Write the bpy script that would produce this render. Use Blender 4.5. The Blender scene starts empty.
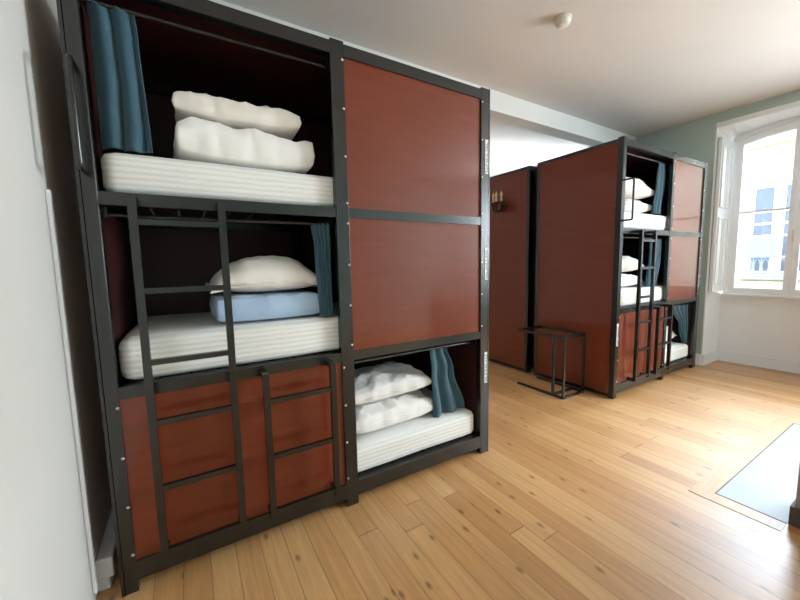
import bpy, bmesh, math, random
from mathutils import Vector, Matrix, noise

PI = math.pi
scene = bpy.context.scene
COL = scene.collection

# ------------------------------------------------------------------ camera
F_PX, PITCH, YAW, ROLL, CAM_H = 350.9, -0.1014, 0.542, -0.0204, 1.364
fwd = Vector((math.sin(YAW) * math.cos(PITCH), math.cos(YAW) * math.cos(PITCH), math.sin(PITCH)))
rgt = Vector((math.cos(YAW), -math.sin(YAW), 0))
upv = rgt.cross(fwd)
r2 = math.cos(ROLL) * rgt + math.sin(ROLL) * upv
u2 = -math.sin(ROLL) * rgt + math.cos(ROLL) * upv
cam_data = bpy.data.cameras.new('camera')
cam = bpy.data.objects.new('camera', cam_data)
COL.objects.link(cam)
m = Matrix.Identity(4)
for i in range(3):
    m[i][0], m[i][1], m[i][2] = r2[i], u2[i], -fwd[i]
m[2][3] = CAM_H
cam.matrix_world = m
cam_data.sensor_width = 36
cam_data.lens = F_PX / 800 * 36
cam_data.clip_start = 0.02
scene.camera = cam

# ------------------------------------------------------------------ world, daylight, exposure
world = bpy.data.worlds.new('world')
scene.world = world
world.use_nodes = True
bg = world.node_tree.nodes['Background']
bg.inputs[0].default_value = (0.82, 0.92, 1.0, 1)
bg.inputs[1].default_value = 6.0


def area(name, loc, aim, sx, sy, watts, col=(0.84, 0.93, 1.0), portal=False):
    l = bpy.data.lights.new(name, 'AREA')
    l.shape = 'RECTANGLE'
    l.size, l.size_y = sx, sy
    l.energy = watts
    l.color = col
    o = bpy.data.objects.new(name, l)
    COL.objects.link(o)
    o.location = loc
    o.rotation_euler = (Vector(aim) - Vector(loc)).to_track_quat('-Z', 'Z').to_euler()
    if portal:
        l.cycles.is_portal = True
    return o


# daylight through the seen and rear windows, plus two added fill lamps
area('daylight_portal', (6.12, 1.15, 1.9), (0, 1.15, 1.9), 1.2, 1.95, 1, portal=True)
area('side_fill_light', (5.7, -0.85, 1.95), (0, -0.3, 1.3), 1.5, 1.6, 265)  # added lamp out of frame to brighten the room; no known window there
area('daylight_rear_window', (5.7, 4.1, 1.8), (0, 4.1, 1.9), 1.2, 1.8, 200)
area('sky_fill_light', (7.9, 1.15, 4.4), (5.9, 1.15, 1.7), 2.6, 1.6, 1200, col=(0.70, 0.86, 1.0))  # added lamp hidden above the window, boosts the light from the sky

scene.view_settings.view_transform = 'Standard'
scene.view_settings.look = 'None'
scene.view_settings.gamma = 1
scene.view_settings.use_curve_mapping = False
scene.view_settings.exposure = 0.1


# ------------------------------------------------------------------ materials
def srgb(r, g, b):
    f = lambda c: (c / 255 / 12.92) if c / 255 <= 0.04045 else ((c / 255 + 0.055) / 1.055) ** 2.4
    return (f(r), f(g), f(b), 1)


def mat(name, col, rough=0.6, metal=0.0, spec=0.5, coat=0.0, coat_r=0.1, sheen=0.0):
    mt = bpy.data.materials.new(name)
    mt.use_nodes = True
    b = mt.node_tree.nodes['Principled BSDF']
    b.inputs['Base Color'].default_value = col
    b.inputs['Roughness'].default_value = rough
    b.inputs['Metallic'].default_value = metal
    b.inputs['Specular IOR Level'].default_value = spec
    b.inputs['Coat Weight'].default_value = coat
    b.inputs['Coat Roughness'].default_value = coat_r
    b.inputs['Sheen Weight'].default_value = sheen
    return mt


def node(mt, kind, **kw):
    n = mt.node_tree.nodes.new(kind)
    for k, v in kw.items():
        setattr(n, k, v)
    return n


def link(mt, a, b):
    mt.node_tree.links.new(a, b)


def noise_colour(mt, c1, c2, scale=(1, 1, 1), nscale=4.0, detail=3.0, bump=0.0, bscale=None, distortion=0.0, lo=0.3, hi=0.7):
    """blends two colours of the material with object-space noise, and adds a fine bump"""
    b = mt.node_tree.nodes['Principled BSDF']
    tc = node(mt, 'ShaderNodeTexCoord')
    mp = node(mt, 'ShaderNodeMapping')
    mp.inputs['Scale'].default_value = scale
    link(mt, tc.outputs['Object'], mp.inputs['Vector'])
    n = node(mt, 'ShaderNodeTexNoise')
    n.inputs['Scale'].default_value = nscale
    n.inputs['Detail'].default_value = detail
    n.inputs['Distortion'].default_value = distortion
    link(mt, mp.outputs[0], n.inputs['Vector'])
    r = node(mt, 'ShaderNodeValToRGB')
    r.color_ramp.elements[0].color = c1
    r.color_ramp.elements[0].position = lo
    r.color_ramp.elements[1].color = c2
    r.color_ramp.elements[1].position = hi
    link(mt, n.outputs['Fac'], r.inputs['Fac'])
    link(mt, r.outputs['Color'], b.inputs['Base Color'])
    if bump:
        n2 = n
        if bscale:
            n2 = node(mt, 'ShaderNodeTexNoise')
            n2.inputs['Scale'].default_value = bscale
            n2.inputs['Detail'].default_value = 2
            link(mt, tc.outputs['Object'], n2.inputs['Vector'])
        bp = node(mt, 'ShaderNodeBump')
        bp.inputs['Strength'].default_value = bump
        bp.inputs['Distance'].default_value = 0.01
        link(mt, n2.outputs['Fac'], bp.inputs['Height'])
        link(mt, bp.outputs[0], b.inputs['Normal'])
    return mt


M = {}
M['wall_white'] = noise_colour(mat('white_wall_paint', srgb(226, 225, 221), 0.75), srgb(224, 223, 219), srgb(229, 228, 224), nscale=1.5, bump=0.05, bscale=60)
M['wall_side'] = noise_colour(mat('grey_white_wall_paint', srgb(214, 214, 210), 0.75), srgb(212, 212, 208), srgb(217, 217, 213), nscale=1.5, bump=0.05, bscale=60)
M['ceiling'] = noise_colour(mat('ceiling_paint', srgb(214, 208, 204), 0.85), srgb(212, 206, 202), srgb(217, 211, 207), nscale=1.2, bump=0.04, bscale=50)
M['wall_green'] = noise_colour(mat('grey_green_wall_paint', srgb(150, 167, 160), 0.7), srgb(170, 189, 184), srgb(176, 194, 189), nscale=1.5, bump=0.05, bscale=60)
M['trim'] = noise_colour(mat('white_gloss_trim', srgb(232, 232, 230), 0.35), srgb(236, 239, 242), srgb(240, 243, 246), nscale=3)
M['pier'] = noise_colour(mat('grey_pier_paint', srgb(150, 146, 138), 0.8), srgb(147, 143, 135), srgb(153, 149, 141), nscale=3)
M['dark_skirting'] = noise_colour(mat('dark_skirting_paint', srgb(75, 68, 62), 0.6), srgb(70, 63, 57), srgb(80, 73, 67), nscale=5)
M['steel'] = noise_colour(mat('black_powder_coat', srgb(22, 25, 25), 0.26, spec=0.8), srgb(15, 18, 18), srgb(19, 22, 22), nscale=8, bump=0.03, bscale=250)
M['panel'] = noise_colour(mat('red_brown_laminate', srgb(108, 52, 34), 0.42, spec=0.2, coat=0.65, coat_r=0.08),
                          srgb(110, 47, 26), srgb(118, 52, 30), scale=(1, 1, 9), nscale=3.0, detail=6, distortion=0.6)
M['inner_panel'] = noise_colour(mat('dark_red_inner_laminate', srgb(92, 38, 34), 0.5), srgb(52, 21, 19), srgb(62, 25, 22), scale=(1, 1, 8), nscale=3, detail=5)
M['screw'] = mat('bright_screw_metal', srgb(200, 200, 198), 0.3, metal=1.0)
M['curtain'] = noise_colour(mat('teal_curtain_cloth', srgb(48, 102, 122), 0.7, sheen=0.25), srgb(34, 74, 90), srgb(44, 86, 102), nscale=6, bump=0.12, bscale=90)
M['pillow'] = noise_colour(mat('cream_pillow_cotton', srgb(232, 226, 216), 0.85, sheen=0.2), srgb(230, 223, 213), srgb(236, 230, 222), nscale=5, bump=0.25, bscale=14)
M['pillow_white'] = noise_colour(mat('white_pillow_cotton', srgb(238, 236, 232), 0.85, sheen=0.2), srgb(236, 233, 229), srgb(241, 239, 236), nscale=5, bump=0.25, bscale=14)
M['blue_duvet'] = noise_colour(mat('pale_blue_duvet_cotton', srgb(166, 190, 216), 0.85, sheen=0.2), srgb(162, 186, 213), srgb(171, 195, 220), nscale=5, bump=0.2, bscale=16)
M['candle'] = mat('ivory_candle_tube', srgb(226, 205, 160), 0.5)
M['bronze'] = mat('dark_bronze', srgb(62, 40, 32), 0.45, metal=0.5)
M['plastic'] = mat('white_plastic', srgb(220, 214, 204), 0.4)
M['label_white'] = mat('white_label', srgb(225, 228, 226), 0.6)
M['label_ink'] = mat('label_ink', srgb(60, 62, 62), 0.6)
M['facade'] = noise_colour(mat('cream_facade_render', srgb(214, 205, 182), 0.9), srgb(196, 186, 164), srgb(204, 195, 174), nscale=0.8, bump=0.1, bscale=20)
M['stone'] = mat('facade_stone_band', srgb(190, 176, 148), 0.9)
M['far_glass'] = mat('far_window_pane', srgb(100, 108, 124), 0.35)
M['far_frame'] = mat('far_white_frame', srgb(225, 225, 225), 0.7)
M['blind'] = mat('blue_grey_cloth', srgb(135, 150, 178), 0.8)
M['iron'] = mat('pale_grey_iron', srgb(150, 152, 158), 0.6)
M['street'] = noise_colour(mat('street_asphalt', srgb(110, 110, 110), 0.9), srgb(100, 100, 100), srgb(120, 120, 120), nscale=3)


def mattress_material():
    mt = mat('white_ribbed_mattress_cover', srgb(232, 231, 226), 0.85, sheen=0.15)
    b = mt.node_tree.nodes['Principled BSDF']
    tc = node(mt, 'ShaderNodeTexCoord')
    sp = node(mt, 'ShaderNodeSeparateXYZ')
    link(mt, tc.outputs['Object'], sp.inputs[0])
    nz = node(mt, 'ShaderNodeTexNoise')
    nz.inputs['Scale'].default_value = 3
    link(mt, tc.outputs['Object'], nz.inputs['Vector'])
    ad = node(mt, 'ShaderNodeMath', operation='MULTIPLY_ADD')
    link(mt, nz.outputs['Fac'], ad.inputs[0])
    ad.inputs[1].default_value = 0.012
    link(mt, sp.outputs['Z'], ad.inputs[2])
    mu = node(mt, 'ShaderNodeMath', operation='MULTIPLY')
    link(mt, ad.outputs[0], mu.inputs[0])
    mu.inputs[1].default_value = 2 * PI / 0.024
    sn = node(mt, 'ShaderNodeMath', operation='SINE')
    link(mt, mu.outputs[0], sn.inputs[0])
    r = node(mt, 'ShaderNodeMapRange')
    r.inputs['From Min'].default_value = -1
    link(mt, sn.outputs[0], r.inputs['Value'])
    cr = node(mt, 'ShaderNodeValToRGB')
    cr.color_ramp.elements[0].color = srgb(224, 223, 218)
    cr.color_ramp.elements[1].color = srgb(238, 237, 233)
    cr.color_ramp.elements[0].position = 0.1
    cr.color_ramp.elements[1].position = 0.6
    link(mt, r.outputs[0], cr.inputs['Fac'])
    link(mt, cr.outputs[0], b.inputs['Base Color'])
    bp = node(mt, 'ShaderNodeBump')
    bp.inputs['Strength'].default_value = 0.18
    bp.inputs['Distance'].default_value = 0.006
    link(mt, r.outputs[0], bp.inputs['Height'])
    link(mt, bp.outputs[0], b.inputs['Normal'])
    return mt


M['mattress'] = mattress_material()


def floor_material(width=0.108):
    mt = mat('honey_pine_floorboards', srgb(190, 142, 92), 0.44, coat=0.55, coat_r=0.34)
    b = mt.node_tree.nodes['Principled BSDF']
    tc = node(mt, 'ShaderNodeTexCoord')
    sp = node(mt, 'ShaderNodeSeparateXYZ')
    link(mt, tc.outputs['Object'], sp.inputs[0])
    dv = node(mt, 'ShaderNodeMath', operation='DIVIDE')
    link(mt, sp.outputs['X'], dv.inputs[0])
    dv.inputs[1].default_value = width
    fl = node(mt, 'ShaderNodeMath', operation='FLOOR')
    link(mt, dv.outputs[0], fl.inputs[0])
    fr = node(mt, 'ShaderNodeMath', operation='FRACT')
    link(mt, dv.outputs[0], fr.inputs[0])
    # board ends: each row is shifted by its own random amount
    wn = node(mt, 'ShaderNodeTexWhiteNoise', noise_dimensions='1D')
    link(mt, fl.outputs[0], wn.inputs['W'])
    ma = node(mt, 'ShaderNodeMath', operation='MULTIPLY_ADD')
    link(mt, wn.outputs['Value'], ma.inputs[0])
    ma.inputs[1].default_value = 7.3
    dy = node(mt, 'ShaderNodeMath', operation='DIVIDE')
    link(mt, sp.outputs['Y'], dy.inputs[0])
    dy.inputs[1].default_value = 6.0
    link(mt, dy.outputs[0], ma.inputs[2])
    fl2 = node(mt, 'ShaderNodeMath', operation='FLOOR')
    link(mt, ma.outputs[0], fl2.inputs[0])
    fr2 = node(mt, 'ShaderNodeMath', operation='FRACT')
    link(mt, ma.outputs[0], fr2.inputs[0])
    cb = node(mt, 'ShaderNodeCombineXYZ')
    link(mt, fl.outputs[0], cb.inputs[0])
    link(mt, fl2.outputs[0], cb.inputs[1])
    wc = node(mt, 'ShaderNodeTexWhiteNoise', noise_dimensions='2D')
    link(mt, cb.outputs[0], wc.inputs['Vector'])
    board = node(mt, 'ShaderNodeValToRGB')
    e = board.color_ramp.elements
    e[0].color = srgb(187, 135, 80)
    e[0].position = 0
    e[1].color = srgb(213, 167, 112)
    e[1].position = 1
    x = e.new(0.5)
    x.color = srgb(201, 151, 96)
    link(mt, wc.outputs['Value'], board.inputs['Fac'])
    # grain, shifted per board
    ofs = node(mt, 'ShaderNodeVectorMath', operation='SCALE')
    link(mt, wc.outputs['Color'], ofs.inputs[0])
    ofs.inputs['Scale'].default_value = 20
    adv = node(mt, 'ShaderNodeVectorMath', operation='ADD')
    link(mt, tc.outputs['Object'], adv.inputs[0])
    link(mt, ofs.outputs[0], adv.inputs[1])
    mp = node(mt, 'ShaderNodeMapping')
    mp.inputs['Scale'].default_value = (34, 1.6, 1)
    link(mt, adv.outputs[0], mp.inputs['Vector'])
    g = node(mt, 'ShaderNodeTexNoise')
    g.inputs['Scale'].default_value = 1.6
    g.inputs['Detail'].default_value = 5
    g.inputs['Distortion'].default_value = 0.8
    link(mt, mp.outputs[0], g.inputs['Vector'])
    gr = node(mt, 'ShaderNodeMapRange')
    gr.inputs['From Min'].default_value = 0.3
    gr.inputs['From Max'].default_value = 0.72
    gr.inputs['To Min'].default_value = 0.84
    gr.inputs['To Max'].default_value = 1.1
    link(mt, g.outputs['Fac'], gr.inputs['Value'])
    # knots
    mk = node(mt, 'ShaderNodeMapping')
    mk.inputs['Scale'].default_value = (5.2, 2.4, 1)
    link(mt, adv.outputs[0], mk.inputs['Vector'])
    vo = node(mt, 'ShaderNodeTexVoronoi', voronoi_dimensions='2D')
    vo.inputs['Scale'].default_value = 1.0
    link(mt, mk.outputs[0], vo.inputs['Vector'])
    kr = node(mt, 'ShaderNodeMapRange')
    kr.inputs['From Min'].default_value = 0.02
    kr.inputs['From Max'].default_value = 0.075
    kr.inputs['To Min'].default_value = 0.42
    kr.inputs['To Max'].default_value = 1.0
    link(mt, vo.outputs['Distance'], kr.inputs['Value'])
    # joints between boards
    a1 = node(mt, 'ShaderNodeMath', operation='SUBTRACT')
    link(mt, fr.outputs[0], a1.inputs[0])
    a1.inputs[1].default_value = 0.5
    a2 = node(mt, 'ShaderNodeMath', operation='ABSOLUTE')
    link(mt, a1.outputs[0], a2.inputs[0])
    a3 = node(mt, 'ShaderNodeMapRange')
    a3.inputs['From Min'].default_value = 0.47
    a3.inputs['From Max'].default_value = 0.495
    a3.inputs['To Min'].default_value = 1
    a3.inputs['To Max'].default_value = 0.5
    link(mt, a2.outputs[0], a3.inputs['Value'])
    c2 = node(mt, 'ShaderNodeMath', operation='LESS_THAN')
    link(mt, fr2.outputs[0], c2.inputs[0])
    c2.inputs[1].default_value = 0.0012
    c3 = node(mt, 'ShaderNodeMath', operation='MULTIPLY_ADD')
    link(mt, c2.outputs[0], c3.inputs[0])
    c3.inputs[1].default_value = -0.45
    c3.inputs[2].default_value = 1
    prod = None
    for s in (gr.outputs[0], kr.outputs[0], a3.outputs[0], c3.outputs[0]):
        if prod is None:
            prod = s
            continue
        q = node(mt, 'ShaderNodeMath', operation='MULTIPLY')
        link(mt, prod, q.inputs[0])
        link(mt, s, q.inputs[1])
        prod = q.outputs[0]
    mx = node(mt, 'ShaderNodeVectorMath', operation='SCALE')
    link(mt, board.outputs['Color'], mx.inputs[0])
    link(mt, prod, mx.inputs['Scale'])
    link(mt, mx.outputs[0], b.inputs['Base Color'])
    bp = node(mt, 'ShaderNodeBump')
    bp.inputs['Strength'].default_value = 0.25
    bp.inputs['Distance'].default_value = 0.003
    link(mt, prod, bp.inputs['Height'])
    link(mt, bp.outputs[0], b.inputs['Normal'])
    return mt


M['floor'] = floor_material()
M['border_wood'] = noise_colour(mat('pale_border_board', srgb(192, 160, 122), 0.4), srgb(190, 150, 108), srgb(202, 163, 120), scale=(2, 24, 1), nscale=2, detail=5)
M['floor_glass'] = noise_colour(mat('frosted_floor_glass', srgb(132, 148, 156), 0.5, coat=0.1, coat_r=0.3), srgb(154, 156, 152), srgb(165, 166, 162), nscale=4, detail=4)


def pane_material():
    mt = bpy.data.materials.new('clear_window_pane')
    mt.use_nodes = True
    nt = mt.node_tree
    nt.nodes.remove(nt.nodes['Principled BSDF'])
    out = [n for n in nt.nodes if n.type == 'OUTPUT_MATERIAL'][0]
    t = node(mt, 'ShaderNodeBsdfTransparent')
    t.inputs[0].default_value = (0.96, 0.98, 1.0, 1)
    g = node(mt, 'ShaderNodeBsdfGlossy')
    g.inputs['Roughness'].default_value = 0.02
    f = node(mt, 'ShaderNodeFresnel')
    f.inputs['IOR'].default_value = 1.45
    mx = node(mt, 'ShaderNodeMixShader')
    link(mt, f.outputs[0], mx.inputs[0])
    link(mt, t.outputs[0], mx.inputs[1])
    link(mt, g.outputs[0], mx.inputs[2])
    link(mt, mx.outputs[0], out.inputs['Surface'])
    return mt


M['pane'] = pane_material()


# ------------------------------------------------------------------ mesh helpers
def bx(bm, x0, x1, y0, y1, z0, z1):
    vs = [bm.verts.new((x, y, z)) for x in (x0, x1) for y in (y0, y1) for z in (z0, z1)]
    for f in ((0, 1, 3, 2), (4, 6, 7, 5), (0, 4, 5, 1), (2, 3, 7, 6), (0, 2, 6, 4), (1, 5, 7, 3)):
        bm.faces.new([vs[i] for i in f])


def box(*a):
    bm = bmesh.new()
    bx(bm, *a)
    return bm


def bevelled(bm, r, seg=2):
    bmesh.ops.bevel(bm, geom=list(bm.edges), offset=r, segments=seg, profile=0.5, affect='EDGES', clamp_overlap=True)
    return bm


def tube(bm, pts, r, n=12, cap=True):
    """round tube along a polyline"""
    pts = [Vector(p) for p in pts]
    rings = []
    prev = None
    for i, p in enumerate(pts):
        d = (pts[min(i + 1, len(pts) - 1)] - pts[max(i - 1, 0)]).normalized()
        if prev is None:
            a = Vector((0, 0, 1)) if abs(d.z) < 0.9 else Vector((1, 0, 0))
            u = d.cross(a).normalized()
        else:
            u = (prev - d * prev.dot(d)).normalized()
        prev = u
        w = d.cross(u)
        rr = r[i] if isinstance(r, (list, tuple)) else r
        rings.append([bm.verts.new(p + rr * (math.cos(2 * PI * k / n) * u + math.sin(2 * PI * k / n) * w)) for k in range(n)])
    for a, b in zip(rings, rings[1:]):
        for k in range(n):
            bm.faces.new((a[k], a[(k + 1) % n], b[(k + 1) % n], b[k]))
    if cap:
        bm.faces.new(rings[0][::-1])
        bm.faces.new(rings[-1])
    return bm


def lathe(bm, prof, c, n=32):
    """revolve (radius, z) pairs about the vertical through c"""
    rings = []
    for r, z in prof:
        if r < 1e-5:
            rings.append([bm.verts.new((c[0], c[1], c[2] + z))])
        else:
            rings.append([bm.verts.new((c[0] + r * math.cos(2 * PI * k / n), c[1] + r * math.sin(2 * PI * k / n), c[2] + z)) for k in range(n)])
    for a, b in zip(rings, rings[1:]):
        for k in range(n):
            k2 = (k + 1) % n
            if len(a) == 1 and len(b) > 1:
                bm.faces.new((a[0], b[k], b[k2]))
            elif len(b) == 1 and len(a) > 1:
                bm.faces.new((a[k], a[k2], b[0]))
            elif len(a) > 1:
                bm.faces.new((a[k], a[k2], b[k2], b[k]))
    return bm


def prism_x(bm, poly, x0, x1):
    """extrude a (y, z) polygon along x"""
    a = [bm.verts.new((x0, y, z)) for y, z in poly]
    b = [bm.verts.new((x1, y, z)) for y, z in poly]
    n = len(poly)
    bm.faces.new(a)
    bm.faces.new(b[::-1])
    for k in range(n):
        bm.faces.new((a[k], b[k], b[(k + 1) % n], a[(k + 1) % n]))
    return bm


def obj(name, bm, material, parent=None, smooth=False, angle=None):
    me = bpy.data.meshes.new(name)
    bmesh.ops.recalc_face_normals(bm, faces=bm.faces)
    bm.to_mesh(me)
    bm.free()
    me.materials.append(material)
    if smooth:
        for p in me.polygons:
            p.use_smooth = True
    o = bpy.data.objects.new(name, me)
    COL.objects.link(o)
    if parent is not None:
        o.parent = parent
    return o


def tag(o, label, cat, group=None):
    o['label'] = label
    o['category'] = cat
    if group:
        o['group'] = group
    return o


def thing(name, label, cat, loc, rotz=0.0, group=None):
    o = bpy.data.objects.new(name, None)
    COL.objects.link(o)
    o.location = loc
    o.rotation_euler = (0, 0, rotz)
    o.empty_display_size = 0.1
    return tag(o, label, cat, group)


def struct(name, bm, material, parent=None, smooth=False):
    o = obj(name, bm, material, parent, smooth)
    if parent is None:
        o['kind'] = 'structure'
    return o


# ------------------------------------------------------------------ the room
XL, XR, YF, YB, ZC = -0.42, 5.55, -2.8, 5.2, 3.08
NY0, NY1, NZ = 0.52, 1.78, 2.91          # the window niche
XW = 6.0                                  # plane of the window

struct('floor', box(XL - 0.1, XW + 0.1, YF - 0.1, YB + 0.1, -0.1, 0), M['floor'])
struct('ceiling', box(XL - 0.1, XW + 0.2, YF - 0.1, YB + 0.1, ZC, ZC + 0.1), M['ceiling'])
struct('wall_left', box(XL - 0.1, XL, YF - 0.1, YB + 0.1, 0, ZC), M['wall_side'])
struct('wall_back', box(XL, XR + 0.6, YB, YB + 0.1, 0, ZC), M['wall_white'])
struct('wall_front', box(XL, XR + 0.6, YF - 0.1, YF, 0, ZC), M['wall_green'])

bm = bmesh.new()
for y0, y1 in ((YF, -1.65), (-0.05, NY0), (NY1, 3.5), (4.7, YB)):
    bx(bm, XR, XW + 0.1, y0, y1, 0, ZC)
bx(bm, XR, XW + 0.1, NY0, NY1, 2.97, ZC)
for y0, y1 in ((-1.65, -0.05), (3.5, 4.7)):  # unseen openings; the first is added for the side fill lamp
    bx(bm, XR, XW + 0.1, y0, y1, 0, 0.9)
    bx(bm, XR, XW + 0.1, y0, y1, 2.7, ZC)
struct('wall_right', bm, M['wall_green'])

# beam between the two halves of the room, with white wall above the rear aisle
struct('trim_1', box(XL, XR, 2.67, 2.85, 2.885, ZC), M['wall_side'])

# white lining of the niche: sides, apron under the window, and a soffit that rises into the arch
CYW, HW = 1.15, 0.59


def arch(y, base, rise):
    t = max(-1, min(1, (y - CYW) / HW))
    return base + rise * (1 - t * t)


bm = bmesh.new()
bx(bm, XR - 0.004, XW + 0.1, NY1 - 0.012, NY1 + 0.0, 0, NZ)
bx(bm, XR - 0.004, XW + 0.1, NY0, NY0 + 0.012, 0, NZ)
bx(bm, XW + 0.03, XW + 0.1, NY0 + 0.012, NY1 - 0.012, 0, 0.9)
N = 16
ra, rb = [], []
ta, tb = [], []
for k in range(N + 1):
    y = NY0 + (NY1 - NY0) * k / N
    ra.append(bm.verts.new((XR - 0.004, y, NZ)))
    rb.append(bm.verts.new((XW + 0.1, y, arch(y, 2.85, 0.085))))
    ta.append(bm.verts.new((XR - 0.004, y, 2.968)))
    tb.append(bm.verts.new((XW + 0.1, y, 2.968)))
for k in range(N):
    bm.faces.new((ra[k], rb[k], rb[k + 1], ra[k + 1]))
    bm.faces.new((ra[k], ra[k + 1], ta[k + 1], ta[k]))
    bm.faces.new((ta[k], ta[k + 1], tb[k + 1], tb[k]))
struct('trim_2', bm, M['trim'])

# baseboards
bm = bmesh.new()
bx(bm, XR - 0.018, XR - 0.001, NY1, 2.66, 0.001, 0.14)
bx(bm, XW + 0.01, XW + 0.029, NY0 + 0.013, NY1 - 0.013, 0.001, 0.14)
bx(bm, XW + 0.002, XW + 0.029, NY0 + 0.013, NY1 - 0.013, 0.001, 0.02)
bx(bm, XR - 0.004, XW + 0.009, NY1 - 0.03, NY1 - 0.013, 0.001, 0.14)
bx(bm, XR - 0.018, XR - 0.001, -0.05, NY0, 0.001, 0.14)
struct('baseboard_right', bm, M['trim'])
bm = bmesh.new()
bx(bm, XL + 0.001, XL + 0.045, 1.84, 2.6, 0.001, 0.05)
bx(bm, XL + 0.001, XL + 0.06, 1.84, 2.6, 0.05, 0.142)
struct('baseboard_left', bevelled(bm, 0.006), M['trim'])
struct('trim_3', bevelled(box(XL + 0.0005, XL + 0.014, 1.775, 1.797, 0.05, 1.66), 0.003), M['trim'])

# pier at the right edge of the view, close to the camera
struct('wall_near', box(2.555, 2.85, 0.02, 0.40, 0, 0.92), M['pier'])
bm = box(2.54, 2.865, 0.005, 0.415, 0.001, 0.10)
struct('baseboard_near', bm, M['dark_skirting'])

# ------------------------------------------------------------------ window
win = bpy.data.objects.new('window_1', None)
COL.objects.link(win)
win['kind'] = 'structure'
win.location = (XW, CYW, 0.9)


def arch_ring(bm, y0, y1, z0, base_out, base_in, rise, t, x0, x1, tb=None, tr=None):
    """frame of four sides whose head follows the arch"""
    tb = tb or t
    tr = tr or t
    n = 12
    w = lambda y, b: arch(y, b, rise)
    bx(bm, x0, x1, y0, y0 + t, z0, w(y0 + t, base_in))
    bx(bm, x0, x1, y1 - tr, y1, z0, w(y1 - tr, base_in))
    bx(bm, x0, x1, y0 + t, y1 - tr, z0, z0 + tb)
    poly = [(y0 + (y1 - y0) * k / n, w(y0 + (y1 - y0) * k / n, base_out)) for k in range(n + 1)]
    poly += [(y0 + (y1 - y0) * k / n, w(y0 + (y1 - y0) * k / n, base_in)) for k in range(n, -1, -1)]
    prism_x(bm, poly, x0, x1)


def W(bm):
    bmesh.ops.translate(bm, verts=bm.verts, vec=(-XW, -CYW, -0.9))
    return bm


bm = bmesh.new()
arch_ring(bm, 0.56, 1.74, 0.905, 2.845, 2.795, 0.082, 0.045, XW - 0.03, XW + 0.05, tb=0.02)
bx(bm, XW - 0.06, XW + 0.06, 0.535, 1.765, 0.88, 0.905)
obj('window_frame', W(bm), M['trim'], win)
for y0, y1 in ((1.152, 1.695), (0.605, 1.148)):
    bm = bmesh.new()
    left = y0 > 1.1
    sl, sr = (0.05, 0.06) if left else (0.06, 0.05)
    arch_ring(bm, y0, y1, 0.925, 2.795, 2.715, 0.08, sl, XW - 0.02, XW + 0.03, tb=0.055, tr=sr)
    sash = obj('sash', W(bm), M['trim'], win)
    bm = box(XW - 0.012, XW + 0.022, y0 + sl, y1 - sr, 1.905, 1.93)
    obj('glazing_bar', W(bm), M['trim'], sash)
    bm = bmesh.new()
    n = 10
    a, b = y0 + 0.04, y1 - 0.04
    poly = [(a, 0.97), (b, 0.97)] + [(b + (a - b) * k / n, arch(b + (a - b) * k / n, 2.73, 0.08)) for k in range(n + 1)]
    prism_x(bm, poly, XW + 0.003, XW + 0.007)
    obj('pane', W(bm), M['pane'], sash)
bm = bmesh.new()
tube(bm, [(XW - 0.03, 1.15, 1.55), (XW - 0.05, 1.15, 1.55), (XW - 0.05, 1.15, 1.67)], 0.009)
obj('window_handle', W(bm), M['plastic'], win, smooth=True)
# folded panelled shutter against the left side of the niche
bm = bmesh.new()
bx(bm, 5.572, 5.955, 1.722, 1.755, 0.935, 2.80)
sh = obj('shutter', W(bevelled(bm, 0.004)), M['trim'], win)
for z0, z1 in ((1.02, 1.86), (1.98, 2.72)):
    for xa, xb in ((5.605, 5.742), (5.785, 5.922)):
        bm = bmesh.new()
        for a in ((xa, xb, z0, z0 + 0.022), (xa, xb, z1 - 0.022, z1)):
            bx(bm, a[0], a[1], 1.708, 1.723, a[2], a[3])
        for a in ((xa, xa + 0.02), (xb - 0.02, xb)):
            bx(bm, a[0], a[1], 1.708, 1.723, z0 + 0.022, z1 - 0.022)
        bx(bm, xa + 0.03, xb - 0.03, 1.714, 1.723, z0 + 0.03, z1 - 0.03)
        obj('moulding', W(bevelled(bm, 0.004, 1)), M['trim'], sh)

# ------------------------------------------------------------------ the house across the street
XF = 12.0
bld = thing('building', 'cream rendered house across the street, seen through the window', 'building', (XF, 2.6, -4))


def B(bm):
    bmesh.ops.translate(bm, verts=bm.verts, vec=(-XF, -2.6, 4))
    return bm


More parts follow.
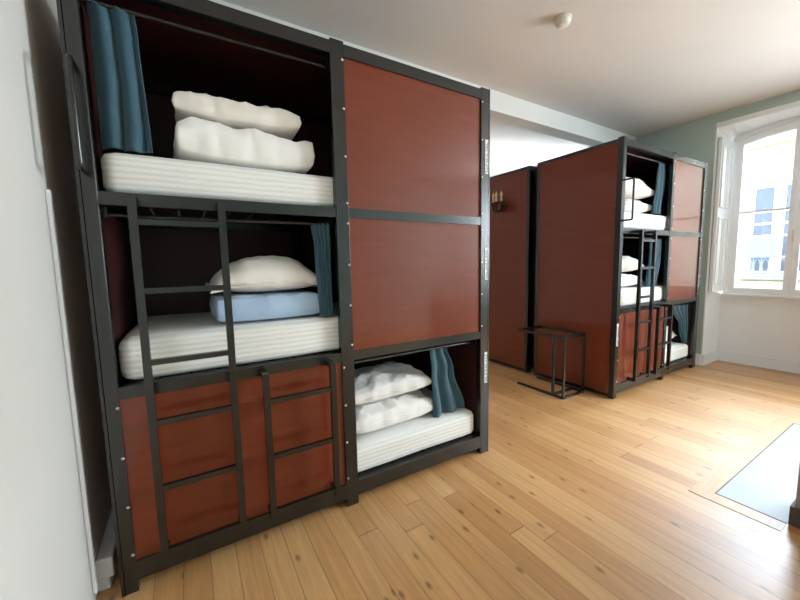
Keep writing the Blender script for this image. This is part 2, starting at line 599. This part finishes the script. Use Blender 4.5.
bm = bmesh.new()
bx(bm, XF, XF + 0.5, -8, 12, -4, 4.15)
obj('wall', B(bm), M['facade'], bld)
bm = bmesh.new()
bx(bm, XF - 0.25, XF - 0.0, -8, 12, 3.95, 4.2)
bx(bm, XF - 0.06, XF, -8, 12, 3.66, 3.73)
obj('cornice', B(bm), M['stone'], bld)
obj('string_course', B(box(XF - 0.08, XF, -8, 12, 0.70, 0.78)), M['stone'], bld)
for yc in (2.53, -1.6):
    wbm = bmesh.new()
    bx(wbm, XF - 0.10, XF - 0.001, yc - 0.62, yc + 0.62, 3.08, 3.16)
    bx(wbm, XF - 0.03, XF - 0.001, yc - 0.55, yc - 0.46, 0.95, 3.08)
    bx(wbm, XF - 0.03, XF - 0.001, yc + 0.46, yc + 0.55, 0.95, 3.08)
    bx(wbm, XF - 0.03, XF - 0.001, yc - 0.06, yc + 0.14, 0.95, 3.08)
    for z in (0.97, 1.84, 2.13, 2.42, 3.0):
        bx(wbm, XF - 0.028, XF - 0.001, yc - 0.46, yc + 0.46, z, z + 0.05)
    wf = obj('window', B(wbm), M['far_frame'], bld)
    obj('pane', B(box(XF - 0.012, XF - 0.002, yc - 0.46, yc - 0.06, 1.02, 3.0)), M['far_glass'], wf)
    obj('pane', B(box(XF - 0.012, XF - 0.002, yc + 0.14, yc + 0.46, 1.02, 3.0)), M['far_glass'], wf)
    rl = bmesh.new()
    bx(rl, XF - 0.30, XF - 0.26, yc - 0.6, yc + 0.6, 1.34, 1.38)
    bx(rl, XF - 0.30, XF - 0.26, yc - 0.6, yc + 0.6, 0.92, 0.95)
    for s in (-0.6, 0.58):
        bx(rl, XF - 0.30, XF - 0.001, yc + s, yc + s + 0.02, 1.345, 1.375)
    bx(rl, XF - 0.34, XF - 0.001, yc - 0.66, yc + 0.66, 0.84, 0.90)
    for k in range(9):
        y = yc - 0.56 + k * 0.14
        c = [(XF - 0.28, y + 0.055 * math.cos(t * PI / 6), 1.145 + 0.17 * math.sin(t * PI / 6)) for t in range(13)]
        tube(rl, c, 0.007, 6)
        bx(rl, XF - 0.286, XF - 0.274, y - 0.075, y - 0.062, 0.95, 1.34)
    obj('balcony_railing', B(rl), M['iron'], bld)
bm = box(XF - 0.36, XF - 0.32, 2.5, 3.02, 1.36, 1.82)
tag(obj('towel', bevelled(bm, 0.008), M['blind']), 'blue grey cloth hung over the balcony of the house opposite', 'cloth')
struct('ground', box(XW + 0.3, XF, -8, 12, -4.1, -4), M['street'])


# ------------------------------------------------------------------ bunk units
LEV = dict(zt=2.478, zt2=2.418, u1=1.665, u0=1.615, m1=0.893, m0=0.843, l1=0.135, l0=0.05)
DEP = 0.93


def sq_tube(bm, a, b, w=0.028):
    """square steel tube between two points along one axis"""
    a, b = Vector(a), Vector(b)
    lo = [min(a[i], b[i]) - w / 2 for i in range(3)]
    hi = [max(a[i], b[i]) + w / 2 for i in range(3)]
    bx(bm, lo[0], hi[0], lo[1], hi[1], lo[2], hi[2])


screw_mesh = None


def screw(parent, x, z):
    global screw_mesh
    if screw_mesh is None:
        b = bmesh.new()
        prof = [(0.0, 0.0035), (0.004, 0.003), (0.0062, 0.0)]
        lathe(b, prof, (0, 0, 0), 10)
        bmesh.ops.rotate(b, verts=b.verts, cent=(0, 0, 0), matrix=Matrix.Rotation(PI / 2, 3, 'X'))
        o = obj('screw', b, M['screw'], parent, True)
        screw_mesh = o.data
    else:
        o = bpy.data.objects.new('screw', screw_mesh)
        COL.objects.link(o)
        o.parent = parent
    o.location = (x, -0.0005, z)


def ladder(parent, xa, xb, z0, z1, rungs, yo=-0.072):
    b = bmesh.new()
    w = 0.028
    for x in (xa, xb):
        bx(b, x - w / 2, x + w / 2, yo - w / 2, yo + w / 2, z0, z1)
        bx(b, x - w / 2, x + w / 2, yo + w / 2, -0.0005, z1 - w, z1)
        bx(b, x - w / 2, x + w / 2, yo + w / 2, -0.0005, z0, z0 + w)
    lad = obj('ladder', b, M['steel'], parent)
    for z in rungs:
        obj('rung', box(xa + w / 2, xb - w / 2, yo - 0.011, yo + 0.011, z - 0.011, z + 0.011), M['steel'], lad)


def label_strip(parent, x, zc, seed, h=0.22, w=0.026):
    rnd = random.Random(seed)
    b = box(x - w / 2, x + w / 2, -0.0025, -0.0005, zc - h / 2, zc + h / 2)
    p = obj('label_strip', b, M['label_white'], parent)
    b = bmesh.new()
    z = zc - h / 2 + 0.012
    while z < zc + h / 2 - 0.02:
        g = rnd.choice((0.012, 0.015, 0.018))
        yy0, yy1 = -0.0034, -0.0026
        # sideways strokes of worn, unreadable lettering
        bx(b, x - 0.008, x + 0.008, yy0, yy1, z, z + 0.003)
        if rnd.random() < 0.7:
            bx(b, x - 0.008, x + 0.008, yy0, yy1, z + g - 0.005, z + g - 0.002)
        s = rnd.choice((-0.008, -0.0015, 0.005))
        bx(b, x + s, x + s + 0.003, yy0, yy1, z + 0.003, z + g - 0.005)
        z += g + 0.004
        if rnd.random() < 0.15:
            z += 0.012
    bx(b, x + 0.0075, x + 0.0085, -0.0036, -0.0026, zc - h / 2 + 0.012, z - 0.004)
    obj('lettering', b, M['label_ink'], p)


def bunk_unit(label, x, y, L, mid, rot=0.0, ladders=True, lad=None, strips='right', handle=True):
    """steel frame of three bunks: mid = (left, right) of the middle post"""
    t = thing('bunk_bed', label, 'bunk bed', (x, y, 0), rot, 'panelled three tier bunk units')
    P, I = LEV, 0.0
    pw, rw, d = 0.05, 0.07, 0.038
    posts = ((0, pw), mid, (L - rw, L))
    front = []
    for a, b in posts:
        front.append(obj('post', bevelled(box(a, b, 0, d, 0.0, P['zt'] + 0.012), 0.003, 1), M['steel'], t))
    for a, b in ((0, pw), mid, (L - rw, L)):
        obj('post', bevelled(box(a, b, DEP - d, DEP, 0.0, P['zt']), 0.003, 1), M['steel'], t)
    levels = ((P['zt2'], P['zt']), (P['u0'], P['u1']), (P['m0'], P['m1']), (P['l0'], P['l1']))
    for z0, z1 in levels:
        for a, b in ((pw, mid[0]), (mid[1], L - rw)):
            obj('rail', box(a, b, 0.003, 0.053, z0, z1), M['steel'], t)
        obj('rail', box(pw, L - rw, DEP - d + 0.003, DEP - 0.012, z0, z1), M['steel'], t)
        for a, b in ((0.004, pw - 0.02), (L - rw + 0.02, L - 0.004)):
            obj('rail', box(a, b, d, DEP - d, z0, z1), M['steel'], t)
    # laminate panels on the ends, the back and the top
    for a, b in ((-0.006, 0.003), (L - 0.003, L + 0.006)):
        obj('end_panel', box(a, b, 0.05, DEP - 0.035, 0.045, P['zt'] - 0.03), M['panel'], t)
        s = -1 if a < 0 else 1
        xe = -0.008 if s < 0 else L + 0.008
        bm = bmesh.new()
        xs = sorted((xe, xe - s * 0.014))
        bx(bm, xs[0], xs[1], 0.0, 0.052, 0.0, P['zt'] + 0.012)
        bx(bm, xs[0], xs[1], DEP - 0.04, DEP, 0.0, P['zt'])
        bx(bm, xs[0], xs[1], 0.052, DEP - 0.04, P['zt'] - 0.032, P['zt'])
        bx(bm, xs[0], xs[1], 0.052, DEP - 0.04, 0.012, 0.046)
        obj('end_trim', bm, M['steel'], t)
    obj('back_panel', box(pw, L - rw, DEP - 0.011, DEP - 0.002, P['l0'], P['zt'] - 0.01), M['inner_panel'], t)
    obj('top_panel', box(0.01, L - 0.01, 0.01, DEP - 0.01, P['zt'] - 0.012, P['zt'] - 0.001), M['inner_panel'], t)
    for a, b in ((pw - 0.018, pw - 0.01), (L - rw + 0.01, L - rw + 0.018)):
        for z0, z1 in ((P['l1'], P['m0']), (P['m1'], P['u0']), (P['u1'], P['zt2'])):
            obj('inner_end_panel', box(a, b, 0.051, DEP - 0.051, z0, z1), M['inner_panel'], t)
    # front panels
    bays = ((pw, mid[0]), (mid[1], L - rw))
    fp = []
    for (a, b), z0, z1 in ((bays[0], P['l1'], P['m0']), (bays[1], P['u1'], P['zt2']), (bays[1], P['m1'], P['u0'])):
        fp.append(obj('front_panel', box(a - 0.001, b + 0.001, 0.012, 0.024, z0 - 0.001, z1 + 0.001), M['panel'], t))
    # slatted bases
    for z in (P['u1'], P['m1'], P['l1']):
        bm = bmesh.new()
        for yy in (0.055, DEP - 0.085):
            bx(bm, pw + 0.003, L - rw - 0.003, yy, yy + 0.03, z - 0.045, z - 0.014)
        k = pw + 0.03
        while k < L - rw - 0.11:
            bx(bm, k, k + 0.104, 0.055, DEP - 0.055, z - 0.014, z - 0.002)
            k += 0.115
        obj('bed_base', bm, M['steel'], t)
    # curtain rods inside the three openings
    for (a, b), z in ((bays[0], P['zt2'] - 0.035), (bays[0], P['u0'] - 0.03), (bays[1], P['m0'] - 0.035)):
        bm = bmesh.new()
        tube(bm, [(a, 0.075, z), (b, 0.075, z)], 0.008, 10)
        for xx in (a + 0.001, b - 0.013):
            bx(bm, xx, xx + 0.012, 0.062, 0.088, z - 0.013, z + 0.034)
        obj('curtain_rod', bm, M['steel'], t)
    if handle:
        bm = bmesh.new()
        xh = 0.024
        pts = [(xh, -0.001, 1.73), (xh, -0.07, 1.73), (xh, -0.08, 1.733), (xh, -0.084, 1.742), (xh, -0.084, 2.088), (xh, -0.08, 2.097), (xh, -0.07, 2.10), (xh, -0.001, 2.10)]
        tube(bm, pts, 0.009, 10)
        obj('grab_handle', bm, M['steel'], t, True)
    if ladders:
        (a, b), (c, e) = lad
        ladder(t, a, b, 0.155, 1.645, (1.545, 1.28, 0.995, 0.745, 0.465, 0.185))
        ladder(t, c, e, 0.155, 0.872, (0.735, 0.462, 0.185))
    # screws beside the panels
    n = 4
    for k in range(n):
        f = k / (n - 1)
        for post, x_, z0, z1 in ((front[0], pw - 0.008, 0.17, 0.81), (front[1], mid[0] + 0.012, 0.17, 0.81),
                                 (front[1], mid[1] - 0.01, 0.93, 1.585), (front[1], mid[1] - 0.01, 1.69, 2.40),
                                 (front[2], L - rw + 0.01, 0.93, 1.585), (front[2], L - rw + 0.01, 1.69, 2.40)):
            screw(post, x_, z0 + f * (z1 - z0))
    if strips == 'right':
        for i, zc in enumerate((2.06, 1.355, 0.63)):
            label_strip(front[2], L - 0.022, zc, 11 + i)
    elif strips == 'left':
        label_strip(front[0], 0.018, 0.64, 41)
    return t


AX, AY = -0.320, 1.757
BX_, BY = 3.503, 1.7816
LA, LB = 2.092, 1.875
bunk_unit('large dark red and black three tier bunk unit in front, against the left wall', AX, AY, LA, (1.003, 1.075),
          lad=((0.159, 0.462), (0.597, 0.922)))
bunk_unit('further three tier bunk unit beside the window, its glossy red end facing the near unit', BX_, BY, LB, (0.995, 1.048),
          lad=((0.235, 0.50), (0.660, 0.95)), strips='left')
bunk_unit('red ended bunk unit at the rear, back to back with the one by the window', BX_ + LB, BY + 1.032 + DEP, LB, (0.995, 1.048),
          rot=PI, ladders=False, strips=None, handle=False)


# ------------------------------------------------------------------ soft things
def mattress(label, x0, x1, y0, y1, z0, z1, seed, group):
    """rounded slab with puckered sides, in world size about its own centre"""
    bm = bmesh.new()
    cx, cy = (x0 + x1) / 2, (y0 + y1) / 2
    hx, hy, h = (x1 - x0) / 2, (y1 - y0) / 2, z1 - z0
    nz, nc, ns, nl = 14, 8, 18, 44
    rc = 0.055
    loop = []
    cor = [(hx - rc, hy - rc, 0), (-(hx - rc), hy - rc, PI / 2), (-(hx - rc), -(hy - rc), PI), (hx - rc, -(hy - rc), 1.5 * PI)]
    for i, (ax, ay, a0) in enumerate(cor):
        for k in range(nc + 1):
            a = a0 + (PI / 2) * k / nc
            loop.append((ax + rc * math.cos(a), ay + rc * math.sin(a), math.cos(a), math.sin(a)))
        nx_ = cor[(i + 1) % 4]
        a = a0 + PI / 2
        p = Vector((ax + rc * math.cos(a), ay + rc * math.sin(a)))
        q = Vector((nx_[0] + rc * math.cos(a), nx_[1] + rc * math.sin(a)))
        n = nl if i % 2 == 0 else ns
        for k in range(1, n):
            w = p.lerp(q, k / n)
            loop.append((w.x, w.y, math.cos(a), math.sin(a)))
    rings = []
    re = 0.042
    for j in range(nz + 1):
        t = j / nz
        z = t * h
        # vertical profile: rounded at top and bottom, slight belly between
        if z < re:
            ins = re - math.sqrt(max(0, re * re - (re - z) ** 2))
        elif z > h - re:
            ins = re - math.sqrt(max(0, re * re - (z - (h - re)) ** 2))
        else:
            ins = 0
        ring = []
        for (x, y, nx, ny) in loop:
            w = 0.0009 * math.sin(z / 0.024 * 2 * PI + 4 * noise.noise((x * 1.5 + seed, y * 1.5, 0)))
            w += 0.006 * noise.noise((x * 3 + seed, y * 3, z * 5))
            ring.append(bm.verts.new((x - nx * (ins - w), y - ny * (ins - w), z + 0.004 * noise.noise((x * 2, y * 2, seed)) * t)))
        rings.append(ring)
    n = len(loop)
    for a, b in zip(rings, rings[1:]):
        for k in range(n):
            bm.faces.new((a[k], a[(k + 1) % n], b[(k + 1) % n], b[k]))
    # top and bottom, a few shrinking rings
    for ring, up in ((rings[-1], 1), (rings[0], 0)):
        prev = ring
        for s in (0.9, 0.6, 0.3):
            cur = []
            for v in ring:
                x, y = v.co.x * (1 - (1 - s) * 1.0), v.co.y * s
                dz = 0.006 * (1 - s) if up else 0
                cur.append(bm.verts.new((x, y, v.co.z + dz)))
            for k in range(n):
                bm.faces.new((prev[k], prev[(k + 1) % n], cur[(k + 1) % n], cur[k]))
            prev = cur
        bm.faces.new(prev)
    o = obj('mattress', bm, M['mattress'], None, True)
    o.location = (cx, cy, z0)
    return tag(o, label, 'mattress', group)


def cushion(name, label, cat, c, size, rot, mtl, seed, boxy=0.5, wr=0.012, ears=0.05, flat=0.55, group=None, seam=True, sag=0.0):
    """a stuffed pillow or folded duvet: c is the middle of its underside"""
    w, d, h = size
    nu, nv = 84, 60
    bm = bmesh.new()
    top, bot = {}, {}
    for i in range(nu + 1):
        for j in range(nv + 1):
            u, v = -1 + 2 * i / nu, -1 + 2 * j / nv
            rim = i in (0, nu) or j in (0, nv)
            # outline: slightly hollow sides, corners drawn out
            kx = 1 - ears * (1 - v * v) * (abs(u) ** 3)
            ky = 1 - ears * (1 - u * u) * (abs(v) ** 3)
            x, y = u * kx * w / 2, v * ky * d / 2
            q = max(0, (1 - abs(u) ** 2.6)) * max(0, (1 - abs(v) ** 2.6))
            prof = q ** boxy
            edge = 1 - prof
            s1 = noise.noise((x * 7 + seed * 3.1, y * 7, seed))
            s2 = noise.noise((x * 16 + y * 9 + seed, y * 15 - x * 6, seed + 4))
            # radial creases that run in from the rim
            cr = math.sin((math.atan2(v, u) * 9) + 3 * s1 + seed) * min(1, abs(u) ** 2 + abs(v) ** 2) * (1 - edge * 0.4)
            rd = 1 - abs(noise.noise((x * 9 + y * 5 + seed * 1.7, y * 11 - x * 4, seed + 9))) * 3.2
            rd2 = 1 - abs(noise.noise((x * 5 - y * 12 + seed * 2.3, y * 6 + x * 8, seed + 13))) * 3.2
            n_ = wr * (1.2 * s1 + 0.5 * s2 + 0.4 * cr + 0.34 * max(0, rd) ** 2 + 0.28 * max(0, rd2) ** 2 - 0.2)
            zt = h * flat + prof * h * (1 - flat) + (0 if rim else n_)
            zb = h * flat - prof * h * flat + (0 if rim else max(0, 0.4 * n_) * edge)
            if rim:
                zt = h * flat + 0.008 * noise.noise((x * 20, y * 20, seed))
            zt -= sag * (u * u) * h
            y += wr * 0.8 * s2 * edge
            x += wr * 0.8 * s1 * edge
            top[i, j] = bm.verts.new((x, y, zt))
            bot[i, j] = top[i, j] if rim else bm.verts.new((x, y, max(0.0, zb)))
    for i in range(nu):
        for j in range(nv):
            bm.faces.new((top[i, j], top[i + 1, j], top[i + 1, j + 1], top[i, j + 1]))
            f = (bot[i, j], bot[i, j + 1], bot[i + 1, j + 1], bot[i + 1, j])
            bm.faces.new(f)
    seamline = None
    if seam:
        seamline = [top[i, 0].co.copy() for i in range(nu + 1)] + [top[nu, j].co.copy() for j in range(1, nv + 1)] + \
                   [top[i, nv].co.copy() for i in range(nu - 1, -1, -1)] + [top[0, j].co.copy() for j in range(nv - 1, 0, -1)]
    o = obj(name, bm, mtl, None, True)
    o.location = c
    o.rotation_euler = rot
    tag(o, label, cat, group)
    if seam:
        b = bmesh.new()
        tube(b, seamline + [seamline[0]], 0.0035, 6, cap=False)
        obj('seam', b, mtl, o, True)
    return o


def curtain(label, top, bottom, mids, z1, z0, y, folds, amp, seed, group, yb=None):
    """gathered cloth: top / bottom = (x left, x right); mids = [(t, x left, x right)] in between"""
    keys = [(0.0,) + tuple(top)] + list(mids) + [(1.0,) + tuple(bottom)]
    bm = bmesh.new()
    nu, nv = 64, 36
    g = []
    yb = y if yb is None else yb
    for j in range(nv + 1):
        t = j / nv
        for a, b in zip(keys, keys[1:]):
            if a[0] <= t <= b[0]:
                s = (t - a[0]) / (b[0] - a[0])
                s = s * s * (3 - 2 * s)
                xl, xr = a[1] + (b[1] - a[1]) * s, a[2] + (b[2] - a[2]) * s
                break
        row = []
        for i in range(nu + 1):
            u = i / nu
            ph = 2 * PI * folds * u + 1.4 * noise.noise((u * 2, t * 1.2, seed)) + seed
            yy = y + (yb - y) * t + amp * math.sin(ph) * (0.7 + 0.6 * t) + 0.5 * amp * noise.noise((u * 5, t * 3, seed + 7))
            xx = xl + (xr - xl) * u + 0.004 * math.cos(ph)
            zz = z1 + (z0 - z1) * t + 0.012 * noise.noise((u * 4, seed, t)) * (1 if j in (0, nv) else 0.4)
            if j == 0:
                zz -= 0.012 * (0.5 - 0.5 * math.cos(2 * PI * u * 5))
            row.append(bm.verts.new((xx, yy, zz)))
        g.append(row)
    for j in range(nv):
        for i in range(nu):
            bm.faces.new((g[j][i], g[j][i + 1], g[j + 1][i + 1], g[j + 1][i]))
    o = obj('curtain', bm, M['curtain'], None, True)
    sd = o.modifiers.new('thickness', 'SOLIDIFY')
    sd.thickness = 0.003
    return tag(o, label, 'curtain', group)


G1 = 'mattresses in the bunks'
G2 = 'bed pillows in the bunks'
G3 = 'teal bunk curtains'
ma0, ma1 = AX + 0.054, AX + LA - 0.066
TOPZ, MIDZ, LOWZ = LEV['u1'] + 0.0005, LEV['m1'] + 0.0005, LEV['l1'] + 0.0005
MH = 0.17
mattress('white ribbed mattress in the top bunk of the near unit', ma0, ma1, AY + 0.042, AY + 0.86, TOPZ, TOPZ + MH, 1.0, G1)
mattress('white ribbed mattress in the middle bunk of the near unit, behind the ladder', ma0, ma1, AY + 0.042, AY + 0.86, MIDZ, MIDZ + MH + 0.02, 2.0, G1)
mattress('white mattress in the bottom bunk of the near unit, at floor level', ma0, ma1, AY + 0.042, AY + 0.86, LOWZ, LOWZ + MH, 3.0, G1)
mb0, mb1 = BX_ + 0.062, BX_ + LB - 0.066
mattress('white mattress in the top bunk of the unit by the window', mb0, mb1, BY + 0.042, BY + 0.86, TOPZ, TOPZ + MH, 4.0, G1)
mattress('white mattress in the middle bunk of the unit by the window', mb0, mb1, BY + 0.042, BY + 0.86, MIDZ, MIDZ + MH, 5.0, G1)
mattress('white mattress in the bottom bunk of the unit by the window', mb0, mb1, BY + 0.042, BY + 0.86, LOWZ, LOWZ + MH, 6.0, G1)

zt, zm, zl = TOPZ + MH + 0.007, MIDZ + MH + 0.027, LOWZ + MH + 0.007
cushion('folded_duvet', 'plump white folded duvet under a pillow in the top near bunk', 'duvet', (0.295, 2.06, zt), (0.61, 0.46, 0.185), (0, 0, 0.03),
        M['pillow_white'], 1.3, boxy=0.13, wr=0.016, ears=0.0, flat=0.5, seam=False)
cushion('pillow', 'cream pillow lying on the white duvet in the top near bunk', 'pillow', (0.28, 2.06, zt + 0.196), (0.56, 0.40, 0.125), (0, 0.0, -0.04),
        M['pillow'], 2.7, boxy=0.18, wr=0.016, ears=0.02, flat=0.42, group=G2, seam=False)
cushion('folded_duvet', 'pale blue folded duvet under a pillow in the middle near bunk', 'duvet', (0.365, 2.06, zm), (0.53, 0.42, 0.135), (0, 0, 0.02),
        M['blue_duvet'], 3.1, boxy=0.09, wr=0.008, ears=0.0, flat=0.5, seam=False)
cushion('pillow', 'plump cream pillow lying on the pale blue duvet', 'pillow', (0.375, 2.065, zm + 0.14), (0.585, 0.42, 0.19), (0, 0, 0.03),
        M['pillow'], 4.4, boxy=0.5, wr=0.010, ears=0.07, flat=0.3, group=G2, sag=0.22)
cushion('pillow', 'lower white pillow in the bottom near bunk, lying on the mattress', 'pillow', (1.08, 2.09, zl), (0.62, 0.46, 0.175), (0, 0, 0.05),
        M['pillow_white'], 5.2, boxy=0.24, wr=0.016, ears=0.03, flat=0.45, group=G2)
cushion('pillow', 'upper white pillow in the bottom near bunk, resting on another pillow', 'pillow', (1.07, 2.09, zl + 0.186), (0.60, 0.44, 0.155), (0, -0.03, -0.02),
        M['pillow_white'], 6.6, boxy=0.3, wr=0.014, ears=0.04, flat=0.4, group=G2)
# unit by the window
cushion('pillow', 'lower white pillow on the top mattress by the window', 'pillow', (BX_ + 0.52, BY + 0.32, zt), (0.62, 0.46, 0.15), (0, 0, 0.05),
        M['pillow_white'], 7.1, boxy=0.36, wr=0.014, ears=0.05, flat=0.45, group=G2)
cushion('pillow', 'upper cream pillow, large and rumpled, in the top bunk by the window', 'pillow', (BX_ + 0.52, BY + 0.33, zt + 0.17), (0.70, 0.48, 0.22), (0, 0.06, 0),
        M['pillow'], 8.9, boxy=0.45, wr=0.02, ears=0.06, flat=0.3, group=G2)
cushion('pillow', 'lower white pillow on the middle mattress by the window', 'pillow', (BX_ + 0.42, BY + 0.32, zm - 0.02), (0.56, 0.44, 0.15), (0, 0, 0.03),
        M['pillow_white'], 9.4, boxy=0.36, wr=0.014, ears=0.05, flat=0.45, group=G2)
cushion('pillow', 'upper cream pillow on the middle bunk by the window, behind the ladder', 'pillow', (BX_ + 0.42, BY + 0.32, zm + 0.14), (0.62, 0.44, 0.19), (0, 0.03, 0.02),
        M['pillow'], 10.2, boxy=0.45, wr=0.016, ears=0.06, flat=0.35, group=G2)
cushion('pillow', 'white pillow leaning in the bottom bunk by the window', 'pillow', (BX_ + 1.43, BY + 0.33, zl + 0.0), (0.54, 0.40, 0.27), (0, 0.0, 0.05),
        M['pillow_white'], 11.7, boxy=0.5, wr=0.014, ears=0.05, flat=0.35, group=G2)

yA = AY + 0.078
curtain('teal curtain hanging at the left of the top near bunk', (-0.262, -0.105), (-0.258, -0.085), [(0.15, -0.255, -0.10)], 2.385, zt + 0.003, yA, 2.4, 0.016, 1.0, G3)
curtain('teal curtain gathered beside the pillow of the middle near bunk', (0.575, 0.675), (0.605, 0.672), [(0.25, 0.59, 0.675)], 1.59, zm + 0.003, yA, 4, 0.013, 2.2, G3)
curtain('teal curtain hanging right of the pillows in the bottom near bunk', (1.325, 1.46), (1.385, 1.66), [(0.35, 1.35, 1.53)], 0.812, zl + 0.003, yA, 2.1, 0.014, 3.4, G3, yb=yA + 0.05)
yB = BY + 0.078
curtain('teal curtain swept aside in the top bunk by the window', (4.34, 4.48), (4.26, 4.44), [(0.4, 4.30, 4.49)], 2.385, zt + 0.003, yB, 3, 0.013, 4.5, G3)
curtain('teal curtain in the middle bunk by the window', (4.24, 4.48), (4.20, 4.40), [(0.4, 4.24, 4.48)], 1.59, zm - 0.017, yB, 4, 0.013, 5.1, G3)
curtain('teal curtain swept across the bottom bunk by the window', (4.80, 5.295), (5.21, 5.295), [(0.5, 5.08, 5.295)], 0.81, zl + 0.003, yB, 4, 0.013, 6.3, G3)

# ------------------------------------------------------------------ low steel stand beside the tall red panel
st = thing('side_table', 'low black steel tube stand on the floor before the tall red end panel', 'side table', (3.27, 2.33, 0))


def S(bm):
    bmesh.ops.translate(bm, verts=bm.verts, vec=(-3.27, -2.33, 0))
    return bm


xa, xb, ya, yb_ = 3.10, 3.43, 2.055, 2.61
w = 0.022
for x in (xa, xb):
    obj('skid', S(box(x - w / 2, x + w / 2, ya - w / 2, yb_, 0.0, w)), M['steel'], st)
    obj('upright', S(box(x - w / 2, x + w / 2, ya - w / 2, ya + w / 2, w, 0.60)), M['steel'], st)
obj('upright', S(box(xa - w / 2, xa + w / 2, 2.17 - w / 2, 2.17 + w / 2, w, 0.60)), M['steel'], st)
obj('crossbar', S(box(xa + w / 2, xb - w / 2, ya - w / 2, ya + w / 2, 0.0, w)), M['steel'], st)
obj('crossbar', S(box(xa + w / 2, xb - w / 2, 2.17 - w / 2, 2.17 + w / 2, 0.0, w)), M['steel'], st)
bm = bmesh.new()
for x in (xa, xb):
    bx(bm, x - w / 2, x + w / 2, ya - w / 2, yb_, 0.60, 0.63)
for y in (ya, yb_ - w / 2):
    bx(bm, xa + w / 2, xb - w / 2, y - w / 2, y + w / 2, 0.60, 0.63)
obj('top_frame', S(bm), M['steel'], st)

# ------------------------------------------------------------------ candle wall light on the rear red panel
sc = thing('wall_sconce', 'small dark candle wall light on the red panel at the rear', 'wall light', (3.495, 3.21, 2.06))
bm = bmesh.new()
lathe(bm, [(0, 0.0), (0.045, 0.0), (0.05, 0.008), (0.03, 0.02), (0.0, 0.024)], (0, 0, 0), 20)
bmesh.ops.rotate(bm, verts=bm.verts, cent=(0, 0, 0), matrix=Matrix.Rotation(-PI / 2, 3, 'Y'))
obj('backplate', bm, M['bronze'], sc, True)
for k, yy in enumerate((-0.05, 0.0, 0.05)):
    bm = bmesh.new()
    tip = (-0.13 + 0.02 * abs(k - 1), yy * 1.3, 0.03)
    tube(bm, [(-0.02, 0, 0), (-0.05, yy * 0.5, -0.05), (-0.09, yy, -0.06), (tip[0], tip[1], -0.03), tip], 0.012, 8)
    lathe(bm, [(0, -0.02), (0.03, -0.008), (0.042, 0.02), (0.02, 0.02), (0.0, 0.016)], tip, 16)
    arm = obj('arm', bm, M['bronze'], sc, True)
    bm = bmesh.new()
    lathe(bm, [(0.0, 0.016), (0.014, 0.016), (0.014, 0.075), (0.0, 0.077)], tip, 14)
    lathe(bm, [(0.006, 0.075), (0.016, 0.10), (0.012, 0.125), (0.0, 0.155)], tip, 14)
    obj('candle', bm, M['candle'], arm, True)

# ------------------------------------------------------------------ smoke detector
sm = thing('smoke_detector', 'small round white smoke detector on the ceiling', 'smoke detector', (2.41, 1.68, ZC))
bm = lathe(bmesh.new(), [(0, 0), (0.058, 0), (0.058, -0.012), (0.052, -0.016), (0, -0.016)], (0, 0, 0), 36)
obj('base', bm, M['plastic'], sm)
bm = lathe(bmesh.new(), [(0.05, -0.016), (0.051, -0.03), (0.042, -0.045), (0.022, -0.052), (0.0, -0.053)], (0, 0, 0), 36)
obj('cover', bm, M['plastic'], sm, True)

# ------------------------------------------------------------------ glass panel set in the floor
fg = thing('floor_panel', 'pale blue glass panel with a board border, set in the floor at right', 'floor panel', (3.37, 0.35, 0))


def Gl(bm):
    bmesh.ops.translate(bm, verts=bm.verts, vec=(-3.37, -0.35, 0))
    return bm


gx0, gx1, gy0, gy1, bw = 2.54, 4.16, -0.10, 0.70, 0.10
obj('glass', Gl(box(gx0, gx1, 0.42, gy1, 0.0005, 0.004)), M['floor_glass'], fg)
bm = bmesh.new()
bx(bm, gx0 - bw, gx1 + bw, gy1 + 0.006, gy1 + bw, 0.0005, 0.003)
bx(bm, gx0 - bw, gx0 - 0.006, 0.42, gy1 + 0.006, 0.0005, 0.003)
bx(bm, gx1 + 0.006, gx1 + bw, 0.42, gy1 + 0.006, 0.0005, 0.003)
obj('border', Gl(bm), M['border_wood'], fg)
bm = bmesh.new()
bx(bm, gx0 - 0.006, gx1 + 0.006, gy1, gy1 + 0.006, 0.0005, 0.0045)
bx(bm, gx0 - 0.006, gx0, 0.42, gy1, 0.0005, 0.0045)
bx(bm, gx1, gx1 + 0.006, 0.42, gy1, 0.0005, 0.0045)
obj('edge_strip', Gl(bm), M['dark_skirting'], fg)
